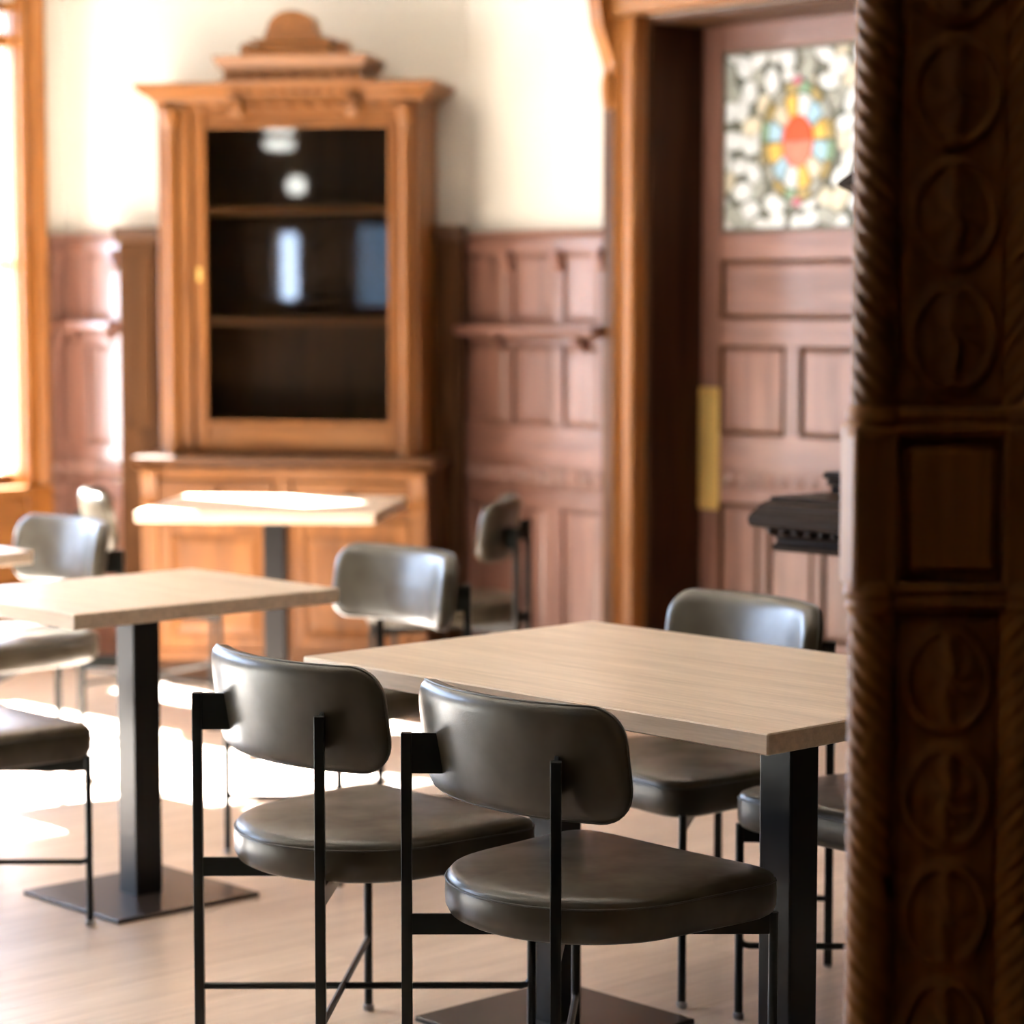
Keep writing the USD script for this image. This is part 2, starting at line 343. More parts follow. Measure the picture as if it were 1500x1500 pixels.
# ---- door casing
t = thing('trim_1', 'reddish wood door casing with carved corbel at the head', 'door casing', (*FR.o, 0), math.degrees(FR.a), kind='structure')
cw0, cw1 = FR.x(899, -.05), jx
def reeded(xa, xb, z0, z1, y=-0.05):
    """A casing board with rounded edge beads and a hollow."""
    W = xb - xa
    pr = [(xa, 0.0), (xa, y), (xa + W * .1, y - .012), (xa + W * .2, y), (xa + W * .3, y + .012), (xa + W * .62, y + .012), (xa + W * .72, y), (xa + W * .82, y - .016), (xa + W * .93, y - .012), (xb, y), (xb, 0.0)]
    return prism_z(Polygon(pr), z0, z1)
obj('casing_board', reeded(cw0, cw1, 0.0, HD), 'case_z', t)
obj('casing_board', reeded(jx + 1.0, jx + 1.0 + cw1 - cw0, 0.0, HD), 'case_z', t)
obj('edge_strip', cbox(xr, cw0, -0.04, 0, 0, CEIL - .4, 0.004), 'dark_z', t)
obj('head_board', cbox(cw0 - .01, jx + 1.0 + cw1 - cw0 + .01, -0.075, 0, HD + .002, 2.74, 0.008), 'case_x', t)
obj('head_moulding', prism_x([(0, 2.742), (-.075, 2.742), (-.09, 2.77), (-.13, 2.80), (-.14, 2.84), (0, 2.84)], cw0 - .03, jx + 1.0 + cw1 - cw0 + .03), 'case_x', t)
for s, xc in ((1, cw0 - .028), (-1, jx + 1.0 + cw1 - cw0 + .03)):
    zc = FR.z(165, xc, -.05)
    pr = [(0, zc), (-.03, zc), (-.055, zc + .03), (-.06, zc + .075), (-.045, zc + .12), (-.05, zc + .16), (-.075, zc + .22), (-.115, zc + .30), (-.13, zc + .40), (-.12, zc + .47), (0, zc + .47)]
    cb = obj('corbel', prism_x(pr, xc - .03, xc + .03), 'case_z', t)
    lf = trimesh.creation.icosphere(2, 1.0); lf.apply_scale((.024, .02, .07)); lf.apply_translation((xc, -.06, zc + .08)); obj('carved_leaf', lf, 'case_z', cb, smooth=True)
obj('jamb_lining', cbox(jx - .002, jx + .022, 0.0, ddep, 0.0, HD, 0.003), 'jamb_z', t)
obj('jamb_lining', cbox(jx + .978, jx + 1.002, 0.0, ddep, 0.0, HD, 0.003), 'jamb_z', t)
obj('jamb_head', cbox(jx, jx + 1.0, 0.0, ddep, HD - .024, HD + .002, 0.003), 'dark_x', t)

# ---- door with its stained glass
FD = Frame(FR.pt(jx + .02, ddep - .0), ANG_A)
d = thing('door_1', 'panelled wood door with stained glass light and brass push plate', 'door', (*FD.o, 0), math.degrees(FD.a), kind='structure')
dh = HD - .022
gx0, gx1 = FD.x(1061), 0.84
xm = 0.48
gz0, gz1 = FD.z(338, FD.x(1150)), FD.z(70, FD.x(1150))
sw = gx0
obj('stile', cbox(0.0, sw, -.022, .022, 0.005, dh, .003), 'wainscot_z', d); obj('stile', cbox(gx1, .955, -.022, .022, 0.005, dh, .003), 'wainscot_z', d)
def drow(py, px=1150): return FD.z(py, FD.x(px), -.02)
L = [(gz1, dh), (drow(380), gz0), (drow(508), drow(468)), (drow(692), drow(640)), (0.005, 0.25)]
for a, b in L: obj('rail', cbox(sw, gx1, -.022, .022, a, b, .003), 'wainscot_x', d)
def dpanel(xa, xb, za, zb, m='wainscot_z'):
    i = .022
    obj('panel', loft([[((xa + xb) / 2, -.002, (za + zb) / 2)], [(xa, -.003, za), (xb, -.003, za), (xb, -.003, zb), (xa, -.003, zb)], [(xa, -.005, za), (xb, -.005, za), (xb, -.005, zb), (xa, -.005, zb)],
                       [(xa + i, -.016, za + i), (xb - i, -.016, za + i), (xb - i, -.016, zb - i), (xa + i, -.016, zb - i)], [((xa + xb) / 2, -.016, (za + zb) / 2)]]), m, d, smooth=False)
    bd = [cbox(xa, xb, -.03, -.004, za, za + .012, .004), cbox(xa, xb, -.03, -.004, zb - .012, zb, .004), cbox(xa, xa + .012, -.03, -.004, za, zb, .004), cbox(xb - .012, xb, -.03, -.004, za, zb, .004)]
    obj('panel_bead', cat_(bd), 'dark_z', d)
    obj('core', cbox(xa, xb, -.001, .012, za, zb, .001), m, d)
dpanel(sw, gx1, drow(468), drow(380), 'wainscot_x')
z1_, z0_ = drow(508), drow(640)
mid0, mid1 = FD.x(1156), FD.x(1178)
obj('muntin', cbox(mid0, mid1, -.022, .022, z0_, z1_, .003), 'wainscot_z', d)
m2 = gx1 - (FD.x(1156) - sw) ; 
dpanel(sw, mid0, z0_, z1_); dpanel(mid1, mid1 + (mid0 - sw), z0_, z1_)
if gx1 - (mid1 + mid0 - sw) > .05:
    q = mid1 + mid0 - sw
    obj('muntin', cbox(q, q + .055, -.022, .022, z0_, z1_, .003), 'wainscot_z', d); dpanel(q + .055, gx1, z0_, z1_)
zf1, zf0 = drow(692), drow(722)
obj('frieze_board', cbox(sw, gx1, -.02, .02, zf0, zf1, .002), 'wainscot_x', d)
n = 11; st = (gx1 - sw) / n
for k in range(n):
    g = trimesh.creation.icosphere(2, 1.0); g.apply_scale((st * .42, .014, (zf1 - zf0) * .38)); g.apply_translation((sw + (k + .5) * st, -.02, (zf0 + zf1) / 2)); obj('gadroon', g, 'wainscot_z', d, smooth=True)
obj('rail', cbox(sw, gx1, -.024, .022, drow(742), zf0, .003), 'wainscot_x', d)
zt = drow(742); xa = sw
for a, b in ((FD.x(1120), FD.x(1133)), (FD.x(1200), FD.x(1213)), (gx1, gx1)):
    dpanel(xa, a, .25, zt)
    if b > a + .001: obj('muntin', cbox(a, b, -.022, .022, .25, zt, .003), 'wainscot_z', d)
    xa = b
hp = FD.x(1022, -.03), FD.x(1054, -.03)
pp = obj('push_plate', cbox(hp[0], hp[1], -.031, -.022, drow(745, 1038), drow(567, 1038), .003), 'brass', d); data(pp, 'tall polished brass push plate')
for zz in (drow(735, 1038), drow(577, 1038)):
    for xx in (hp[0] + .012, hp[1] - .012):
        s_ = trimesh.creation.icosphere(1, .005); s_.apply_translation((xx, -.031, zz)); obj('screw', s_, 'brass', pp, smooth=True)
# stained glass: pieces set in lead
PIECES = []
sg = UsdGeom.Xform.Define(stage, prim_path('stained_glass', d)).GetPrim(); data(sg, 'stained glass light with red oval centre and pale leaves')
gc = np.array([FD.x(1169), (FD.z(207, FD.x(1169)))])
RX, RZ = 0.165, 0.205
def piece(poly, m, th=.010):
    if poly.is_empty: return
    for g in getattr(poly, 'geoms', [poly]):
        if g.area > 1e-5: PIECES.append(Polygon(g.exterior)); obj('glass_piece', prism_y(Polygon(g.exterior), -.002 - th, .003), 'glass_' + m, sg, smooth=False)
def ell(cx_, cz_, rx, rz, rot=0, n=14):
    return affinity.translate(affinity.rotate(Polygon([(rx * math.cos(a), rz * math.sin(a)) for a in np.linspace(0, 2 * math.pi, n, endpoint=False)]), rot, origin=(0, 0)), cx_, cz_)
frame_ = sbox(gx0 + .012, gz0 + .012, gx1 - .012, gz1 - .012)
med = ell(*gc, RX + .012, RZ + .012, n=40)
pts = []
for k in range(4000):
    q = (rnd.uniform(gx0, gx1), rnd.uniform(gz0, gz1))
    if all((q[0] - a) ** 2 + (q[1] - b) ** 2 > .060 ** 2 for a, b in pts): pts.append(q)
taken = med
for x_, z_ in pts:
    g = ell(x_, z_, rnd.uniform(.040, .054), rnd.uniform(.026, .036), rnd.uniform(0, 180), 10).intersection(frame_).difference(taken.buffer(.003))
    if g.is_empty: continue
    if g.geom_type != 'Polygon': g = max(g.geoms, key=lambda q: q.area)
    piece(g, rnd.choices(['white', 'cream', 'grey'], [.66, .14, .20])[0]); taken = taken.union(g)
def sector(r0, r1, a0, a1):
    t_ = np.linspace(a0, a1, 7)
    return Polygon([(gc[0] + RX * r1 * math.cos(a), gc[1] + RZ * r1 * math.sin(a)) for a in t_] + [(gc[0] + RX * r0 * math.cos(a), gc[1] + RZ * r0 * math.sin(a)) for a in t_[::-1]])
for k in range(16): piece(sector(.84, 1.0, k * math.pi / 8 + .03, (k + 1) * math.pi / 8 - .03), ('ochre', 'grey', 'ochre', 'green')[k % 4])
for k in range(12): piece(sector(.45, .80, k * math.pi / 6 + .05, (k + 1) * math.pi / 6 - .05), ('gold', 'blue', 'white', 'gold', 'cream', 'blue')[k % 6])
ov = ell(*gc, RX * .40, RZ * .44, n=28)
piece(ov.intersection(sbox(-9, gc[1] + .003, 9, 9)), 'red'); piece(ov.intersection(sbox(-9, -9, 9, gc[1] - .003)), 'coral')
piece(ell(gc[0], gc[1] + RZ * 1.02, .018, .018), 'rose', .014); piece(ell(gc[0], gc[1] - RZ * 1.02, .018, .018), 'rose', .014)

from shapely import union_all
lead = sbox(gx0, gz0, gx1, gz1).difference(union_all([q.buffer(-.0005) for q in PIECES]))
obj('lead_came', cat_([prism_y(g, -.004, .004) for g in getattr(lead, 'geoms', [lead]) if g.area > 1e-6]), 'glass_lead', sg, smooth=False)
# ---- window wall with its windows
w = wall('wall_left', FW, 'cream wall with tall windows over panelled wainscot')
zt0, zt1 = 0.72, 2.60
xg = FW.x(28)                                    # right edge of the narrow window's glass
wins = [(xg - 0.30, xg), (xg - 2.15, xg - 0.66), (xg - 4.15, xg - 2.45), (xg - 5.95, xg - 4.4)]
holes = [(a - .03, zt0 - .03, b + .03, zt1 + .03) for a, b in wins]
obj('plaster', plaster_with_holes(-XL_end, 0.0, holes, 0.0, 0.24), 'cream', w, smooth=False)
xw0 = FW.x(75, -.03)
ZL = zs(FW, dict(cap1=343, cap0=353, up1=372, up0=466, lo1=505, lo0=648, fr1=668, fr0=700), -.1)
wainscot(w, xw0, 0.0, [(FW.x(86), FW.x(113))], ZL, shelf=(xw0, 0.0, FW.z(478, -.06, -.07), .085), lowcols=[(FW.x(86), FW.x(113))])
for n, (a, b) in enumerate(wins, 1):
    lab = ['narrow window with orange wood casing beside the corner cabinet', 'wide window of the left wall, second from the corner cabinet', 'wide window of the left wall, third from the corner cabinet', 'window of the left wall, farthest from the corner cabinet'][n - 1]
    t = thing(f'window_{n}', lab, 'window', (*FW.o, 0), math.degrees(FW.a), kind='structure')
    cwid = FW.x(74, -.04) - xg if n == 1 else .14
    for xa, xb in ((a - cwid, a), (b, b + cwid)):
        obj('casing_board', reeded(xa, xb, zt0 - .02, zt1 + .06, -.03), 'case_z', t)
        obj('casing_foot', cbox(xa, xb, -.045, 0, 0.0, zt0 - .022, .004), 'case_z', t)
    obj('casing_head', cbox(a - cwid - .02, b + cwid + .02, -.06, 0, zt1 + .062, zt1 + .25, .006), 'case_x', t)
    obj('apron', cbox(a, b, -.03, .002, 0.0, zt0 - .06, .004), 'case_x', t)
    obj('sill', cbox(a, b, -.07, .10, zt0 - .055, zt0 - .02, .008), 'case_x', t)
    for xa, xb in ((a - .028, a + .012), (b - .012, b + .028)): obj('frame_stile', cbox(xa, xb, .0, .14, zt0 - .02, zt1 + .025, .003), 'case_z', t)
    trz = FW.z(57, b)
    for za, zb in ((zt1 - .012, zt1 + .028), (trz - .028, trz + .022), (zt0 - .018, zt0 + .03)):
        obj('sash_rail', cbox(a + .013, b - .013, .05, .10, za, zb, .003), 'case_x', t)
    zm = FW.z(388, b)
    obj('meeting_rail', cbox(a + .013, b - .013, .06, .09, zm - .012, zm + .012, .003), 'case_x', t)
    if n > 1:
        k = 2
        for i in range(1, k): obj('mullion', cbox(a + (b - a) * i / k - .02, a + (b - a) * i / k + .02, .055, .095, zt0, zt1, .003), 'case_z', t)
    for za, zb in ((zt0 + .03, trz - .028), (trz + .022, zt1 - .012)):
        obj('pane', cbox(a + .012, b - .012, .073, .077, za, zb, .0005), 'pane_glass', t, smooth=False)

# ---- pier and corner wall
w = wall('wall_pier', FP, 'bright narrow cream pier between the narrow window and the cabinet corner')
obj('plaster', plaster_with_holes(0.0, pier_len, [], 0.0, 0.22), 'cream', w, smooth=False)
ZP = zs(FP, dict(cap1=343, cap0=353, up1=372, up0=466, lo1=505, lo0=648, fr1=668, fr0=700), .1)
wainscot(w, 0.0, pier_len, [(FP.x(136), FP.x(170))], ZP, shelf=(0.0, pier_len - .02, FP.z(476, .15, -.07), .085), lowcols=[(FP.x(136), FP.x(170))])
w = wall('wall_corner', FC, 'cream canted corner wall behind the tall cabinet')
obj('plaster', plaster_with_holes(-.05, corner_len + .05, [], 0.0, 0.22), 'cream', w, smooth=False)
zc1 = FC.z(337, .1, -.08)
for a, b in ((0.0, FC.x(232, -.1)), (FC.x(636, -.1), corner_len)):
    s = obj('side_pilaster', cbox(a, b, -.10, 0, 0, zc1 - .05, .006), 'walnut_z', w)
    obj('pilaster_cap', prism_x([(0, zc1 - .05), (-.105, zc1 - .05), (-.125, zc1 - .025), (-.13, zc1), (-.11, zc1 + .012), (0, zc1 + .012)], a - .012, b), 'dark_x', s)
    obj('flute', cbox(a + .03, b - .03, -.108, -.098, .95, zc1 - .1, .003), 'walnut_z', s)

# ---- remaining shell: chimney breast, partition, rear room
FB = Frame(chim, ANG_A)
w = wall('wall_chimney', FB, 'dark wood lined chimney breast behind the mantelpiece')
obj('lining', cbox(0.0, 3.8, 0.0, 2.0, 0, CEIL, .002), 'dark_z', w, smooth=False)
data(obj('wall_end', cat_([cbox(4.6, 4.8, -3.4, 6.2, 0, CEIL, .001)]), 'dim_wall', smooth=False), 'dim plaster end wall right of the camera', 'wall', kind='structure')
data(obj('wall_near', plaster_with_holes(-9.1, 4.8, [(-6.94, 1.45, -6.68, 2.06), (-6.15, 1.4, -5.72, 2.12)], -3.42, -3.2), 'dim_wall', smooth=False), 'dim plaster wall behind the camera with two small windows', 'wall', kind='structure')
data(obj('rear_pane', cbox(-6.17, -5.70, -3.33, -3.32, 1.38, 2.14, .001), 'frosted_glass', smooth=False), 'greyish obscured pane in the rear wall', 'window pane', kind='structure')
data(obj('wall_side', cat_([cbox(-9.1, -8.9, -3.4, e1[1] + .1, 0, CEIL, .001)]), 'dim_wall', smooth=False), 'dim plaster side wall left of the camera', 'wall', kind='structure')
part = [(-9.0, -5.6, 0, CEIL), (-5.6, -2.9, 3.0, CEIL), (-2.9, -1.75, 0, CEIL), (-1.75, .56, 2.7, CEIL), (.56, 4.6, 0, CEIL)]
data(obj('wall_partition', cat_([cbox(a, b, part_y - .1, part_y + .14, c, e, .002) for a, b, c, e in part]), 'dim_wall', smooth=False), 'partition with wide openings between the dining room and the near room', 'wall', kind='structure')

# ------------------------------------------------------------------ corner cabinet
kd = .34                                          # depth of the upper case
bd_ = .46
c0 = FC.x(434, -kd)
cab = thing('corner_cabinet', 'tall carved oak display cabinet with one glazed door and stepped pediment', 'cabinet', (*FC.pt(c0), 0), math.degrees(FC.a))
def X(px, y): return FC.x(px, y) - c0
def Zc(py, y, px=430): return FC.z(py, FC.x(px, y), y)
zl = Zc(670, -bd_)                                # top of the ledge
ux0, ux1 = X(234, -kd), X(615, -kd)
bx0, bx1 = X(203, -bd_), X(624, -bd_)
ztop = Zc(160, -kd)                               # underside of the cornice
yb = -.012
# base
obj('plinth', cbox(bx0 + .01, bx1 - .01, -bd_ + .04, yb, 0, .09, .004), 'dark_x', cab)
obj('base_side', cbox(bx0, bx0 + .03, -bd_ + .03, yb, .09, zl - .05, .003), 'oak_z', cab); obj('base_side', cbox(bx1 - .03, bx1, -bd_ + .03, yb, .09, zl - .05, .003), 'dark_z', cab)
obj('base_back', cbox(bx0 + .03, bx1 - .03, -.04, yb, .09, zl - .05, .002), 'oak_z', cab)
zr1, zr0 = zl - .055, zl - .20
obj('front_rail', cbox(bx0, bx1, -bd_ + .01, -bd_ + .04, zr1 - .03, zr1 + .005, .003), 'oak_x', cab)
obj('front_rail', cbox(bx0, bx1, -bd_ + .01, -bd_ + .04, zr0 - .035, zr0, .003), 'oak_x', cab)
obj('front_rail', cbox(bx0, bx1, -bd_ + .01, -bd_ + .04, .09, .13, .003), 'oak_x', cab)
W = bx1 - bx0
for f0, f1 in ((0, .06), (.47, .53), (.94, 1)):
    obj('front_stile', cbox(bx0 + W * f0, bx0 + W * f1, -bd_ + .005, -bd_ + .04, .13, zr1 - .03, .003), 'oak_z', cab)
for k, (f0, f1) in enumerate(((.06, .47), (.53, .94))):
    a, b = bx0 + W * f0, bx0 + W * f1
    dr = obj('drawer', cbox(a + .004, b - .004, -bd_ + .004, -bd_ + .05, zr0 + .004, zr1 - .034, .005), 'oak_x', cab)
    kn = lathe([(0, 0), (.008, 0), (.006, .012), (.016, .02), (.018, .028), (.010, .036), (0, .037)], 20); kn.apply_transform(trimesh.transformations.rotation_matrix(math.pi / 2, (1, 0, 0)))
    kn.apply_translation(((a + b) / 2, -bd_ + .004, (zr0 + zr1 - .03) / 2)); obj('knob', kn, 'dark_z', dr)
    z0, z1 = .134, zr0 - .04
    dr = obj('door', cbox(a + .004, b - .004, -bd_ + .012, -bd_ + .03, z0, z1, .002), 'oak_z', cab)
    e = .055
    fr_ = [cbox(a + .004, a + e, -bd_ + .002, -bd_ + .012, z0, z1, .002), cbox(b - e, b - .004, -bd_ + .002, -bd_ + .012, z0, z1, .002), cbox(a + e, b - e, -bd_ + .002, -bd_ + .012, z0, z0 + e, .002), cbox(a + e, b - e, -bd_ + .002, -bd_ + .012, z1 - e, z1, .002)]
    obj('door_frame', cat_(fr_), 'oak_z', dr)
    i = .03
    obj('raised_field', loft([[((a + b) / 2, -bd_ + .0125, (z0 + z1) / 2)], [(a + e, -bd_ + .012, z0 + e), (b - e, -bd_ + .012, z0 + e), (b - e, -bd_ + .012, z1 - e), (a + e, -bd_ + .012, z1 - e)],
        [(a + e + i, -bd_ + .002, z0 + e + i), (b - e - i, -bd_ + .002, z0 + e + i), (b - e - i, -bd_ + .002, z1 - e - i), (a + e + i, -bd_ + .002, z1 - e - i)], [((a + b) / 2, -bd_ + .002, (z0 + z1) / 2)]]), 'oak_z', dr, smooth=False)
obj('frieze_carving', cat_([prism_y(ell(bx0 + W * f, zr1 + .022, .03, .013), -bd_ + .002, -bd_ + .012) for f in np.linspace(.1, .9, 9)]), 'oak_x', cab)
ledge = prism_x([(yb, zl - .05), (-bd_ + .01, zl - .05), (-bd_ - .005, zl - .035), (-bd_ - .025, zl - .02), (-bd_ - .03, zl - .006), (-bd_ - .022, zl), (yb, zl)], bx0 - .025, bx1 + .025)
data(obj('ledge', ledge, 'dark_x', cab), 'dark moulded ledge between base and glazed case')
for xx in (bx0 + .035, bx1 - .035):               # scrolled bracket under each end of the ledge
    pr = [(-bd_ + .012, zl - .05), (-bd_ - .02, zl - .05), (-bd_ - .022, zl - .09), (-bd_ - .005, zl - .13), (-bd_ - .008, zl - .17), (-bd_ + .012, zl - .2)]
    obj('ledge_bracket', prism_x(pr, xx - .03, xx + .03), 'oak_z', cab)
# upper case
obj('case_side', cbox(ux0, ux0 + .025, -kd + .02, yb, zl, ztop, .003), 'oak_z', cab); obj('case_side', cbox(ux1 - .025, ux1, -kd + .02, yb, zl, ztop, .003), 'oak_z', cab)
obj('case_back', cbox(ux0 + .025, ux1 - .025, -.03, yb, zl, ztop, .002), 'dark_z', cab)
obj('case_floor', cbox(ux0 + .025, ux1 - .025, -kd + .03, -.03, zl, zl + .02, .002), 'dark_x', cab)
obj('case_top', cbox(ux0, ux1, -kd + .02, yb, ztop - .02, ztop, .002), 'oak_x', cab)
dx0, dx1 = X(281, -kd), X(584, -kd)
for a, b in ((ux0, dx0), (dx1, ux1)):
    pil = obj('pilaster', cbox(a, b, -kd - .004, -kd + .03, zl, ztop, .004), 'oak_z', cab)
    c = (a + b) / 2 - .006 * np.sign(c0); r = .026
    prof = [(0, 0), (.034, 0), (.034, .03), (.026, .04), (.030, .055), (.024, .07), (.023, (ztop - zl) * .5), (.021, ztop - zl - .11), (.028, ztop - zl - .095), (.022, ztop - zl - .08), (.030, ztop - zl - .05), (.036, ztop - zl - .03), (.036, ztop - zl), (0, ztop - zl)]
    co = lathe(prof, 28); co.apply_translation((c, -kd - .012, zl + .001)); obj('colonnette', co, 'oak_z', pil)
# glazed door
yq = -kd + .014
dz0, dz1 = zl + .012, Zc(158, -kd)
gxa, gxb = X(301, -kd), X(569, -kd); gza, gzb = Zc(618, -kd), Zc(186, -kd)
dr = UsdGeom.Xform.Define(stage, prim_path('glazed_door', cab)).GetPrim()
for a, b in ((dx0 + .003, gxa), (gxb, dx1 - .003)): obj('door_stile', cbox(a, b, yq, yq + .028, dz0, dz1, .005), 'oak_z', dr)
for a, b in ((dz0, gza), (gzb, dz1)): obj('door_rail', cbox(gxa, gxb, yq + .002, yq + .027, a, b, .004), 'oak_x', dr)
bead = [cbox(gxa - .001, gxb + .001, yq - .008, yq + .004, gza - .012, gza + .002, .004), cbox(gxa - .001, gxb + .001, yq - .008, yq + .004, gzb - .002, gzb + .012, .004),
        cbox(gxa - .012, gxa + .002, yq - .008, yq + .004, gza - .012, gzb + .012, .004), cbox(gxb - .002, gxb + .012, yq - .008, yq + .004, gza - .012, gzb + .012, .004)]
obj('glazing_bead', cat_(bead), 'oak_z', dr)
obj('pane', cbox(gxa - .004, gxb + .004, yq + .012, yq + .015, gza - .004, gzb + .004, .0005), 'cabinet_glass', dr, smooth=False)
esc = cbox((dx0 + gxa) / 2 - .008, (dx0 + gxa) / 2 + .008, yq - .005, yq + .002, Zc(412, -kd), Zc(392, -kd), .003); data(obj('key_plate', esc, 'brass', dr), 'small brass key plate')
for py in (308, 471):
    z = Zc(py, -kd + .05)
    sf = obj('shelf', cbox(ux0 + .027, ux1 - .027, -kd + .035, -.032, z - .016, z + .016, .004), 'oak_x', cab)
# frieze, cornice, pediment
zc0, zc1_ = ztop, Zc(118, -kd - .08)
oh0, oh1 = ux0 - X(206, -kd - .08), X(648, -kd - .08) - ux1
o = .075
def mould(y0, y1, prof, xa, xb):
    """Moulding with mitred returns: prof = (overhang, z)."""
    rings = [[(xa - p, y0 - p, z), (xb + p, y0 - p, z), (xb + p, y1, z), (xa - p, y1, z)] for p, z in prof]
    m = loft([[((xa + xb) / 2, (y0 + y1) / 2, prof[0][1])]] + rings + [[((xa + xb) / 2, (y0 + y1) / 2, prof[-1][1])]])
    return m
hh = zc1_ - zc0
obj('cornice', mould(-kd, yb, [(0.004, zc0), (0.004, zc0 + hh * .28), (.018, zc0 + hh * .34), (.022, zc0 + hh * .45), (.05, zc0 + hh * .62), (.066, zc0 + hh * .8), (.072, zc0 + hh * .84), (.074, zc1_ - .006), (.068, zc1_)], ux0, ux1), 'oak_x', cab, smooth=30)
for k in range(15):
    f = (k + .5) / 15; xx = ux0 + (ux1 - ux0) * f
    g = trimesh.creation.icosphere(2, 1.0); g.apply_scale((.022, .012, hh * .12)); g.apply_translation((xx, -kd - .004, zc0 + hh * .15)); obj('carved_boss', g, 'oak_z', cab, smooth=True)
pja, pjb = X(340, -kd - .05), X(524, -kd - .05)
obj('cornice_break', mould(-kd - .045, -kd + .02, [(0, zc0 + hh * .30), (.0, zc0 + hh * .45), (.01, zc0 + hh * .5), (.012, zc0 + hh * .72), (.03, zc0 + hh * .86), (.034, zc1_ + .002), (.028, zc1_ + .008)], pja, pjb), 'oak_x', cab, smooth=30)
for xx in (pja + .02, pjb - .02):
    pr = [(-kd - .03, zc0 + hh * .35), (-kd - .075, zc0 + hh * .35), (-kd - .08, zc0 + hh * .22), (-kd - .06, zc0 + hh * .08), (-kd - .065, zc0 - .005), (-kd - .045, zc0 - .03), (-kd - .03, zc0 - .035)]
    obj('carved_bracket', prism_x(pr, xx - .022, xx + .022), 'oak_z', cab)
for k in range(11):
    xx = pja + (pjb - pja) * (k + .5) / 11
    g = trimesh.creation.icosphere(2, 1.0); g.apply_scale((.017, .010, .015)); g.apply_translation((xx, -kd - .056, zc0 + hh * .6)); obj('carved_boss', g, 'oak_z', cab, smooth=True)
py0 = -kd - .045
pa, pb = X(333, -kd), X(531, -kd)
zq = Zc(82, -kd)
obj('pediment_block', mould(py0 + .02, yb - .06, [(0, zc1_), (0, zc1_ + (zq - zc1_) * .45), (.012, zc1_ + (zq - zc1_) * .5), (.03, zc1_ + (zq - zc1_) * .85), (.034, zq - .004), (.03, zq)], pa, pb), 'oak_x', cab)
for k in range(9):
    xx = pa + (pb - pa) * (k + .5) / 9
    g = trimesh.creation.icosphere(2, 1.0); g.apply_scale((.018, .012, .016)); g.apply_translation((xx, py0 + .02, zc1_ + (zq - zc1_) * .25)); obj('carved_boss', g, 'oak_z', cab, smooth=True)
zq2 = Zc(56, -kd); qa, qb = X(372, -kd), X(487, -kd)
obj('pediment_step', mould(py0 + .05, yb - .09, [(-.0, zq), (0, zq + .02), (-.012, zq + .028), (-.012, zq2 - .018), (.006, zq2 - .008), (.006, zq2)], qa, qb), 'oak_x', cab)
zq3 = Zc(14, -kd); ra, rb = X(393, -kd), X(462, -kd); rc = (ra + rb) / 2; rw = (rb - ra) / 2
arc = [(rc + rw * math.cos(a) * (1 if abs(math.cos(a)) < .8 else 1), zq2 + (zq3 - zq2) * (.35 + .65 * math.sin(a))) for a in np.linspace(0, math.pi, 17)]
crest = Polygon([(ra - .012, zq2), (rb + .012, zq2)] + [(rb + .012, zq2 + .02)] + arc + [(ra - .012, zq2 + .02)])
cr = obj('crest', prism_y(crest.buffer(0), py0 + .06, py0 + .16), 'oak_x', cab)
fan = [prism_y(affinity.rotate(ell(rc, zq2 + .065, .008, .026, 0, 10), ag, origin=(rc, zq2 + .03)), py0 + .05, py0 + .062) for ag in (-62, -31, 0, 31, 62)]
obj('carved_fan', cat_(fan), 'oak_z', cr)
for sgn, xx in ((1, qb + .03), (-1, qa - .03)):
    sc = lathe([(0, 0), (.026, 0), (.03, .02), (.03, .06), (.026, .08), (0, .08)], 24); sc.apply_transform(trimesh.transformations.rotation_matrix(math.pi / 2, (1, 0, 0))); sc.apply_translation((xx, py0 + .15, zq + .028)); obj('scroll', sc, 'oak_z', cab)

# ------------------------------------------------------------------ tables
def rsq(hx, hy, r, n=6):
    return sbox(-hx + r, -hy + r, hx - r, hy - r).buffer(r, quad_segs=n)
def make_table(label, loc, rot, hx, hy, posts, group=None, thick=.036, plate=.205):
    t = thing('dining_table', label, 'table', (*loc, 0), rot, group)
    tp = cbox(-hx, hx, -hy, hy, .75 - thick, .75, .0025)
    obj('tabletop', tp, 'table_oak', t)
    for px, py in posts:
        b = cbox(px - plate, px + plate, py - plate, py + plate, 0.0, .011, .002); bo = obj('base_plate', b, 'base_metal', t)
        po = prism_z(rsq(.0385, .0385, .005), .0108, .75 - thick - .0053); po.apply_translation((px, py, 0)); obj('post', po, 'post_metal', t)
        obj('top_plate', cbox(px - .15, px + .15, py - .15, py + .15, .75 - thick - .0055, .75 - thick + .0002, .001), 'post_metal', t)
    return t
rA = math.degrees(ANG_A)
make_table('long oak topped table with two black pedestals, nearest the camera', (.2938, 4.7108), rA, .604, .40, [(-.306, 0), (.306, 0)], plate=.199)
make_table('small oak topped table on one black pedestal, at left in front of the sunlit floor', (-.9041, 6.0142), rA, .306, .378, [(0, 0)], plate=.205)
make_table('oak topped pedestal table with a sunlit stripe, in front of the corner cabinet', (-.81, 8.57), -6.0, .40, .36, [(0, 0)])
make_table('oak topped table of which only a corner shows at the left edge', (-1.82, 6.92), rA, .306, .378, [(0, 0)])

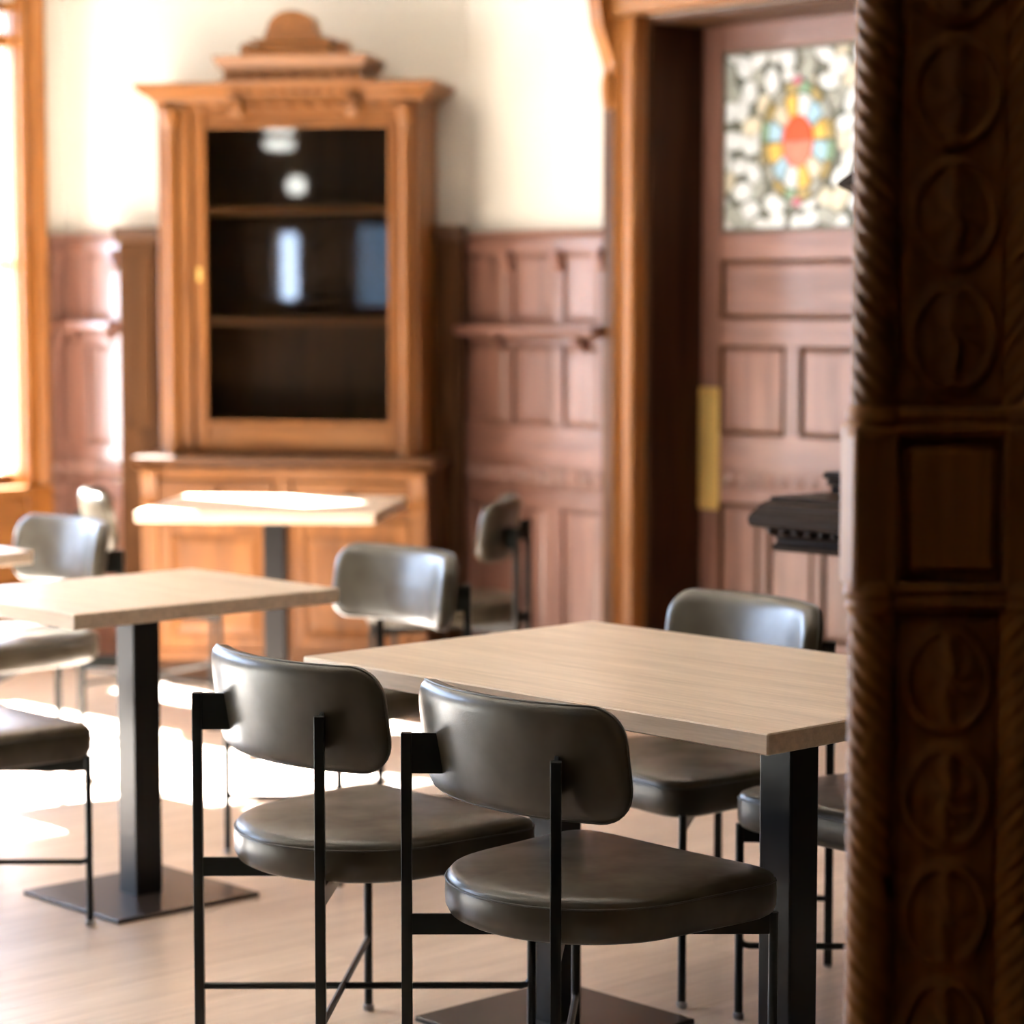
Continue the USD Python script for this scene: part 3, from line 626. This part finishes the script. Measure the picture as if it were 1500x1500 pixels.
# ------------------------------------------------------------------ chairs
def seat_outline(n=96, inset=0.0):
    yc = .015
    P = []
    for a in np.linspace(0, 2 * math.pi, n, endpoint=False):
        c, s = math.cos(a), math.sin(a)
        if s < 0: e = 2.0; hx, hy = .243, .225
        else: e = 9.0; hx, hy = .243, .258
        k = (abs(c / hx) ** e + abs(s / hy) ** e) ** (-1 / e)
        P.append((k * c, yc + k * s))
    P = np.array(P); P[:, 0] *= np.where(P[:, 1] > 0, 1 + .07 * (P[:, 1] / .25), 1)
    if inset:
        d = P - np.array([0, yc]); l = np.linalg.norm(d, axis=1, keepdims=True); P = P - d / l * np.minimum(inset, l * .98)
    return P
def make_chair(label, loc, rot, group):
    t = thing('dining_chair', label, 'chair', (*loc, 0), rot, group)
    ring = lambda i, z: np.c_[seat_outline(inset=i), np.full(96, z)]
    zb = .392
    lay = [(.05, zb), (.02, zb), (.008, zb + .006), (.001, zb + .02), (0, zb + .04), (.001, zb + .058), (.003, zb + .0615), (.0035, zb + .064), (.005, zb + .069), (.010, zb + .0745), (.022, zb + .079), (.05, zb + .083), (.10, zb + .0855), (.17, zb + .087)]
    seat = obj('seat', loft([[(0, .015, zb)]] + [ring(*l) for l in lay] + [[(0, .015, zb + .0875)]]), 'leather', t, smooth=True)
    sm = np.r_[seat_outline(inset=.0015), seat_outline(inset=.0015)[:1]]
    obj('seam', tube(np.c_[sm, np.full(97, zb + .0625)], .0019), 'seam', seat, smooth=True)
    # backrest: a padded rounded rectangle bent round the sitter and leaning back
    R, fc, zc, lean = .45, .012, .698, .15
    hl, hv, cr_ = .272, .098, .060
    base = np.array(sbox(-hl + cr_, -hv + cr_, hl - cr_, hv - cr_).buffer(cr_, quad_segs=10).exterior.coords)[:-1]
    # resample evenly
    Lp = np.r_[0, np.cumsum(np.linalg.norm(np.diff(np.r_[base, base[:1]], axis=0), axis=1))]; bb = np.r_[base, base[:1]]; tt = np.linspace(0, Lp[-1], 121)[:-1]
    base = np.c_[np.interp(tt, Lp, bb[:, 0]), np.interp(tt, Lp, bb[:, 1])]
    def bent(ins, wv, flat=1.0):
        d = base.copy()
        sc = np.c_[(hl - ins) / hl * np.ones(len(d)), (hv - min(ins, hv * .97)) / hv * np.ones(len(d))]
        d = d * sc * (1, flat)
        return bend(d, wv)
    def bend(d, wv):
        ph = d[:, 0] / R
        x = (R - wv) * np.sin(ph); f = fc + R - (R - wv) * np.cos(ph) - d[:, 1] * lean
        return np.c_[x, f - .22, zc + d[:, 1]]
    T = .050
    lay = [(.090, 0.0), (.06, .0), (.03, .0005), (.015, .0022), (.006, .0065), (.0018, .0115), (.0, .0165), (.0, .026), (.001, .032), (.005, .040), (.013, .046), (.028, .049), (.055, .0502), (.090, T + .0008)]
    rings = [bent(.090, 0.0, 0.0)] + [bent(*l) for l in lay] + [bent(.090, T + .001, 0.0)]     # closes along a line that follows the bend
    bk = obj('backrest', loft(rings), 'leather', t, smooth=True)
    lp = bent(.0005, .0145); obj('piping', tube(np.r_[lp, lp[:1]], .0021), 'seam', bk, smooth=True)
    ra, rb, yr, yf = .184, .2425, -.22, .243
    for s in (-1, 1):
        turn = trimesh.transformations.rotation_matrix(math.pi / 4, (0, 0, 1)); put = trimesh.transformations.translation_matrix((s * ra, yr, 0))
        leg = cbox(-.009, .009, -.009, .009, .006, .712, .001); leg.apply_transform(put @ turn)
        lo = obj('leg', leg, 'frame_metal', t)
        gl = lathe([(0, 0), (.009, 0), (.010, .004), (.009, .0075), (0, .0075)], 20); gl.apply_translation((s * ra, yr, 0)); obj('glide', gl, 'glide', lo)
        # flat bracket that carries the backrest
        br = cbox(-.0035, .0035, -.002, .062, .642, .7115, .001); br.apply_transform(put @ trimesh.transformations.rotation_matrix(s * math.pi / 4, (0, 0, 1)))
        obj('bracket', br, 'frame_metal', t)
    for s in (-1, 1):
        leg = rod((s * rb, yf, .007), (s * rb, yf, .40), .0085)
        lo = obj('leg', leg, 'frame_metal', t)
        gl = lathe([(0, 0), (.010, 0), (.0115, .004), (.011, .012), (.0087, .014), (0, .014)], 20); gl.apply_translation((s * rb, yf, 0)); obj('glide', gl, 'glide', lo)
    def flat(a, b, hw, z0, z1):
        a, b = np.array(a, float), np.array(b, float); dv = b - a; ln = np.linalg.norm(dv)
        m = cbox(0, ln, -hw, hw, z0, z1, .001); m.apply_transform(trimesh.transformations.rotation_matrix(math.atan2(dv[1], dv[0]), (0, 0, 1))); m.apply_translation((a[0], a[1], 0)); return m
    obj('seat_rail', flat((-ra, yr), (rb, yf), .004, .362, .398), 'frame_metal', t)
    obj('seat_rail', flat((ra, yr), (-rb, yf), .004, .361, .3975), 'frame_metal', t)
    for s in (-1, 1):                             # crossing stretchers with bent-up ends
        a, b = np.array((s * ra, yr, .15)), np.array((-s * rb, yf, .15))
        u = (b - a) / np.linalg.norm(b - a); path = [a, b - u * .02, b - u * .008 + (0, 0, .003), b + (0, 0, .014)]
        obj('stretcher', tube(np.array(path), .0068), 'frame_metal', t)
    return t
def tube(path, r, n=8):
    P = np.asarray(path, float); closed = np.allclose(P[0], P[-1]); T = np.gradient(P, axis=0)
    if closed: T[0] = T[-1] = P[1] - P[-2]
    T /= np.maximum(np.linalg.norm(T, axis=1, keepdims=True), 1e-9)
    up = np.array([0, 0, 1.0]) if np.abs(T[:, 2]).max() < .9 else np.array([.31, .85, .42])
    S = np.cross(T, up); S /= np.maximum(np.linalg.norm(S, axis=1, keepdims=True), 1e-9); U = np.cross(S, T)
    an = np.linspace(0, 2 * math.pi, n, endpoint=False)
    rings = P[:, None] + r * (np.cos(an)[None, :, None] * S[:, None] + np.sin(an)[None, :, None] * U[:, None])
    m = loft(([] if closed else [P[:1]]) + list(rings) + ([] if closed else [P[-1:]]))
    return m
rB = math.degrees(ANG_B) - 90
G = 'dark olive leather chairs of the dining room'
c1 = make_chair('front chair at the long table, left of the nearest two', (-.306, 4.682), rB, G)
spots = [((.106, 4.245), rB, 'nearest chair, right one of the two backs facing the camera'),
         ((.402, 5.38), 126.0, 'chair at the long table whose backrest shows over the tabletop at right'),
         ((.80, 4.94), 131.0, 'chair mostly hidden by the carved column, only its seat and legs showing at right'),
         ((-.402, 6.453), 131.0, 'chair behind the small left table with bright lower back edge, before the cabinet base'),
         ((-.185, 8.27), 84.0, 'distant chair seen side on before the right wainscot'),
         ((-1.44, 7.353), 131.0, 'chair with grey blue sheen at the left edge, behind the small table'),
         ((-1.27, 8.62), -80.0, 'farthest left chair beside the dark pilaster of the cabinet'),
         ((-1.322, 5.731), rB, 'chair cut by the left edge, its seat front and leg beside the small table base')]
for loc, rot, lab in spots: dup(c1, lab, (*loc, 0), rot, G)

# ------------------------------------------------------------------ carved column close to the camera
cy = 3.10
col = thing('carved_column', 'dark carved wood column with rope twist edges, close at right', 'column', (0, cy, 0))
def cxp(px): return (px - 750) / FPX * cy
xa, xb = cxp(1281), cxp(1502)
zA, zB = row_z(618, .5, cy), row_z(872, .5, cy)
pc0, pc1 = cxp(1318), cxp(1468)
obj('core', cbox(xa + .006, xb + .02, .004, .16, 0, CEIL - .02, .004), 'column_wood', col)
def rope(x, z0, z1, hand, R=.0295):
    nz, na = int((z1 - z0) / .0028), 72
    z = np.linspace(z0, z1, nz); th = np.linspace(0, 2 * math.pi, na, endpoint=False)
    TH, ZZ = np.meshgrid(th, z)
    ph = 3.0 * (TH * hand + 2 * math.pi * ZZ / .147)
    r = R * (.80 + .20 * np.sqrt(np.abs(np.sin(ph))))
    rings = np.stack([x + r * np.cos(TH), r * np.sin(TH), ZZ], -1)
    return loft([[(x, 0, z0)]] + list(rings) + [[(x, 0, z1)]])
for x, h in ((xa, 1), (xb, -1)):
    obj('rope_moulding', rope(x, .12, zB - .02, h), 'column_wood', col, smooth=True)
    obj('rope_moulding', rope(x, zA + .02, CEIL - .05, h), 'column_wood', col, smooth=True)
    obj('block', cbox(x - .0285, x + .0285, -.028, .10, zB + .006, zA - .006, .004), 'column_wood', col)
    for z in (zA, zB):
        rg = lathe([(0, -.02), (.030, -.02), (.034, -.012), (.031, -.004), (.036, .004), (.034, .014), (.030, .02), (0, .02)], 32); rg.apply_translation((x, 0, z)); obj('collar', rg, 'column_wood', col)
# carved strips: a chain of oval medallions with leaves
def carved(z0, z1, up):
    w_ = pc1 - pc0; nz = int((z1 - z0) / .0035); nx = 46
    X_, Z_ = np.meshgrid(np.linspace(pc0, pc1, nx), np.linspace(z0, z1, nz))
    u = (X_ - (pc0 + pc1) / 2) / (w_ / 2); pitch = .149
    k = (Z_ - z0) / pitch if up else (z1 - Z_) / pitch
    v = (k - np.floor(k) - .5) * 2
    r = np.sqrt((u / .92) ** 2 + (v / .97) ** 2)
    h = .010 * np.exp(-((r - .86) / .09) ** 2)
    ang = np.arctan2(v, u); leaf = np.clip(1 - r / .72, 0, 1)
    h += .012 * leaf ** .6 * (.35 + .65 * np.cos(2.5 * ang + 2.2 * r + .6 * np.sin(2 * v * 3)) ** 2) + .010 * np.exp(-(u / .16) ** 2) * (r < .8) + .004 * (meshkit.fbm(np.stack([X_ * 45, Z_ * 45, X_ * 0], -1)) - .5)
    h += .007 * np.clip((np.abs(u) - .55), 0, 1) * np.clip(np.abs(v) - .7, 0, 1) * 6
    h *= np.clip((1 - np.abs(u)) / .06, 0, 1)
    return grid_mesh(np.stack([X_, -.004 - h, Z_], -1)[::-1])
def closed(m):
    return m
for z0, z1, up in ((.14, zB - .03, False), (zA + .03, CEIL - .1, True)):
    obj('carved_strip', cat_([carved(z0, z1, up), cbox(pc0, pc1, -.0035, .003, z0, z1, .001)]), 'column_wood', col, smooth=True)
obj('plain_panel', cbox(pc0 + .008, pc1 - .008, -.018, .003, zB + .03, zA - .03, .008), 'column_wood', col)
for z in (zA, zB):
    obj('cross_moulding', prism_x([(.003, z - .018), (-.018, z - .018), (-.026, z - .008), (-.022, z), (-.028, z + .010), (-.022, z + .018), (.003, z + .018)], pc0 - .006, pc1 + .006), 'column_wood', col)
obj('plinth', cbox(xa - .04, xb + .04, -.045, .21, 0, .12, .006), 'column_wood', col)

# ------------------------------------------------------------------ mantelpiece behind the column
mc = np.array([(1130 - 750) / FPX * 6.0, 6.0])
FM_ = Frame(mc, ANG_A)                            # x along the shelf, +y into the chimney breast
man = thing('mantelpiece', 'dark carved wooden mantelpiece end with stepped mouldings, beyond the chairs at right', 'mantelpiece', (*mc, 0), math.degrees(ANG_A))
ln = 1.9
zt_, zb_ = row_z(727, *mc), row_z(806, *mc)
hz = zt_ - zb_
prof = [(-.006, zb_), (-.003, zb_ + hz * .10), (-.010, zb_ + hz * .14), (-.012, zb_ + hz * .22), (-.003, zb_ + hz * .30), (.006, zb_ + hz * .38), (.014, zb_ + hz * .42), (.034, zb_ + hz * .45), (.038, zb_ + hz * .52), (.038, zb_ + hz * .62),
        (.031, zb_ + hz * .72), (.022, zb_ + hz * .78), (.021, zb_ + hz * .84), (.010, zb_ + hz * .90), (.002, zb_ + hz * .93), (0, zb_ + hz * .95), (0, zt_)]
obj('shelf', mould(0.0, .268, prof, 0.0, ln), 'mantel_wood', man, smooth=25)
for k in range(46):
    g = trimesh.creation.icosphere(1, 1.0); g.apply_scale((.014, .009, .010)); g.apply_translation((.012 + k * .04, -.008, zb_ + hz * .37)); obj('carved_bead', g, 'mantel_wood', man, smooth=True)
for k in range(5):
    g = trimesh.creation.icosphere(1, 1.0); g.apply_scale((.009, .014, .010)); g.apply_translation((-.008, .03 + k * .045, zb_ + hz * .37)); obj('carved_bead', g, 'mantel_wood', man, smooth=True)
x1_ = .05
zov = row_z(692, *FM_.pt(x1_, .12))
obj('overmantel_plinth', mould(.166, .268, [(0, zt_ - .001), (0, zt_ + (zov - zt_) * .35), (.010, zt_ + (zov - zt_) * .45), (.006, zt_ + (zov - zt_) * .62), (.016, zt_ + (zov - zt_) * .75), (.012, zov)], x1_, ln - .2), 'mantel_wood', man)
obj('overmantel_panel', cbox(x1_ + .22, ln - .3, .22, .268, zov, 2.2, .004), 'mantel_wood', man)
zfi = row_z(270, *FM_.pt(.12, .1))
obj('overmantel_shelf', mould(.126, .268, [(-.03, zfi - .05), (0, zfi - .02), (.022, zfi - .006), (.026, zfi + .004), (.0, zfi + .03)], .137, ln - .3), 'mantel_wood', man)
fx = lathe([(0, 0), (.022, 0), (.03, .02), (.018, .04), (.03, .08), (.02, .4), (.024, .62), (.034, .66), (.03, .7), (0, .7)], 28)
fx.apply_translation((.22, .19, zov - .001)); obj('overmantel_colonnette', fx, 'mantel_wood', man)
for xx in (.42, ln - .15):
    pl_ = obj('pilaster', cbox(xx - .07, xx + .07, .15, .268, 0, zb_ + .001, .006), 'mantel_wood', man)
    obj('pilaster_foot', cbox(xx - .09, xx + .09, .13, .268, 0, .14, .006), 'mantel_wood', pl_)
obj('fire_surround', cbox(.49, ln - .22, .20, .268, zb_ - .28, zb_ + .001, .005), 'mantel_wood', man)

# ------------------------------------------------------------------ pendant lamps (mirrored in the cabinet glass)
t = thing('pendant_lamp', 'white two tiered pendant lamp, mirrored large in the cabinet glass', 'lamp', (-4.4, 2.0, 2.64), 0)
for nm, z, r in (('upper_shade', 0.0, .115), ('lower_shade', -.115, .115)):
    g = trimesh.creation.icosphere(3, 1.0); g.apply_scale((r, r, .038)); g.apply_translation((0, 0, z)); obj(nm, g, 'lamp_glow', t, smooth=True)
obj('stem', rod((0, 0, -.08), (0, 0, CEIL - 2.66), .008), 'brass', t)
obj('ceiling_rose', lathe([(0, CEIL - 2.68), (.03, CEIL - 2.68), (.06, CEIL - 2.652), (.06, CEIL - 2.641), (0, CEIL - 2.641)], 24), 'brass', t)
t = thing('pendant_lamp', 'small white globe pendant lamp, mirrored lower in the cabinet glass', 'lamp', (-4.55, 1.4, 2.27), 0)
obj('globe', trimesh.creation.icosphere(3, .07), 'lamp_glow', t, smooth=True)
obj('stem', rod((0, 0, .068), (0, 0, CEIL - 2.29), .006), 'brass', t)
obj('ceiling_rose', lathe([(0, CEIL - 2.31), (.03, CEIL - 2.31), (.05, CEIL - 2.282), (.05, CEIL - 2.271), (0, CEIL - 2.271)], 24), 'brass', t)
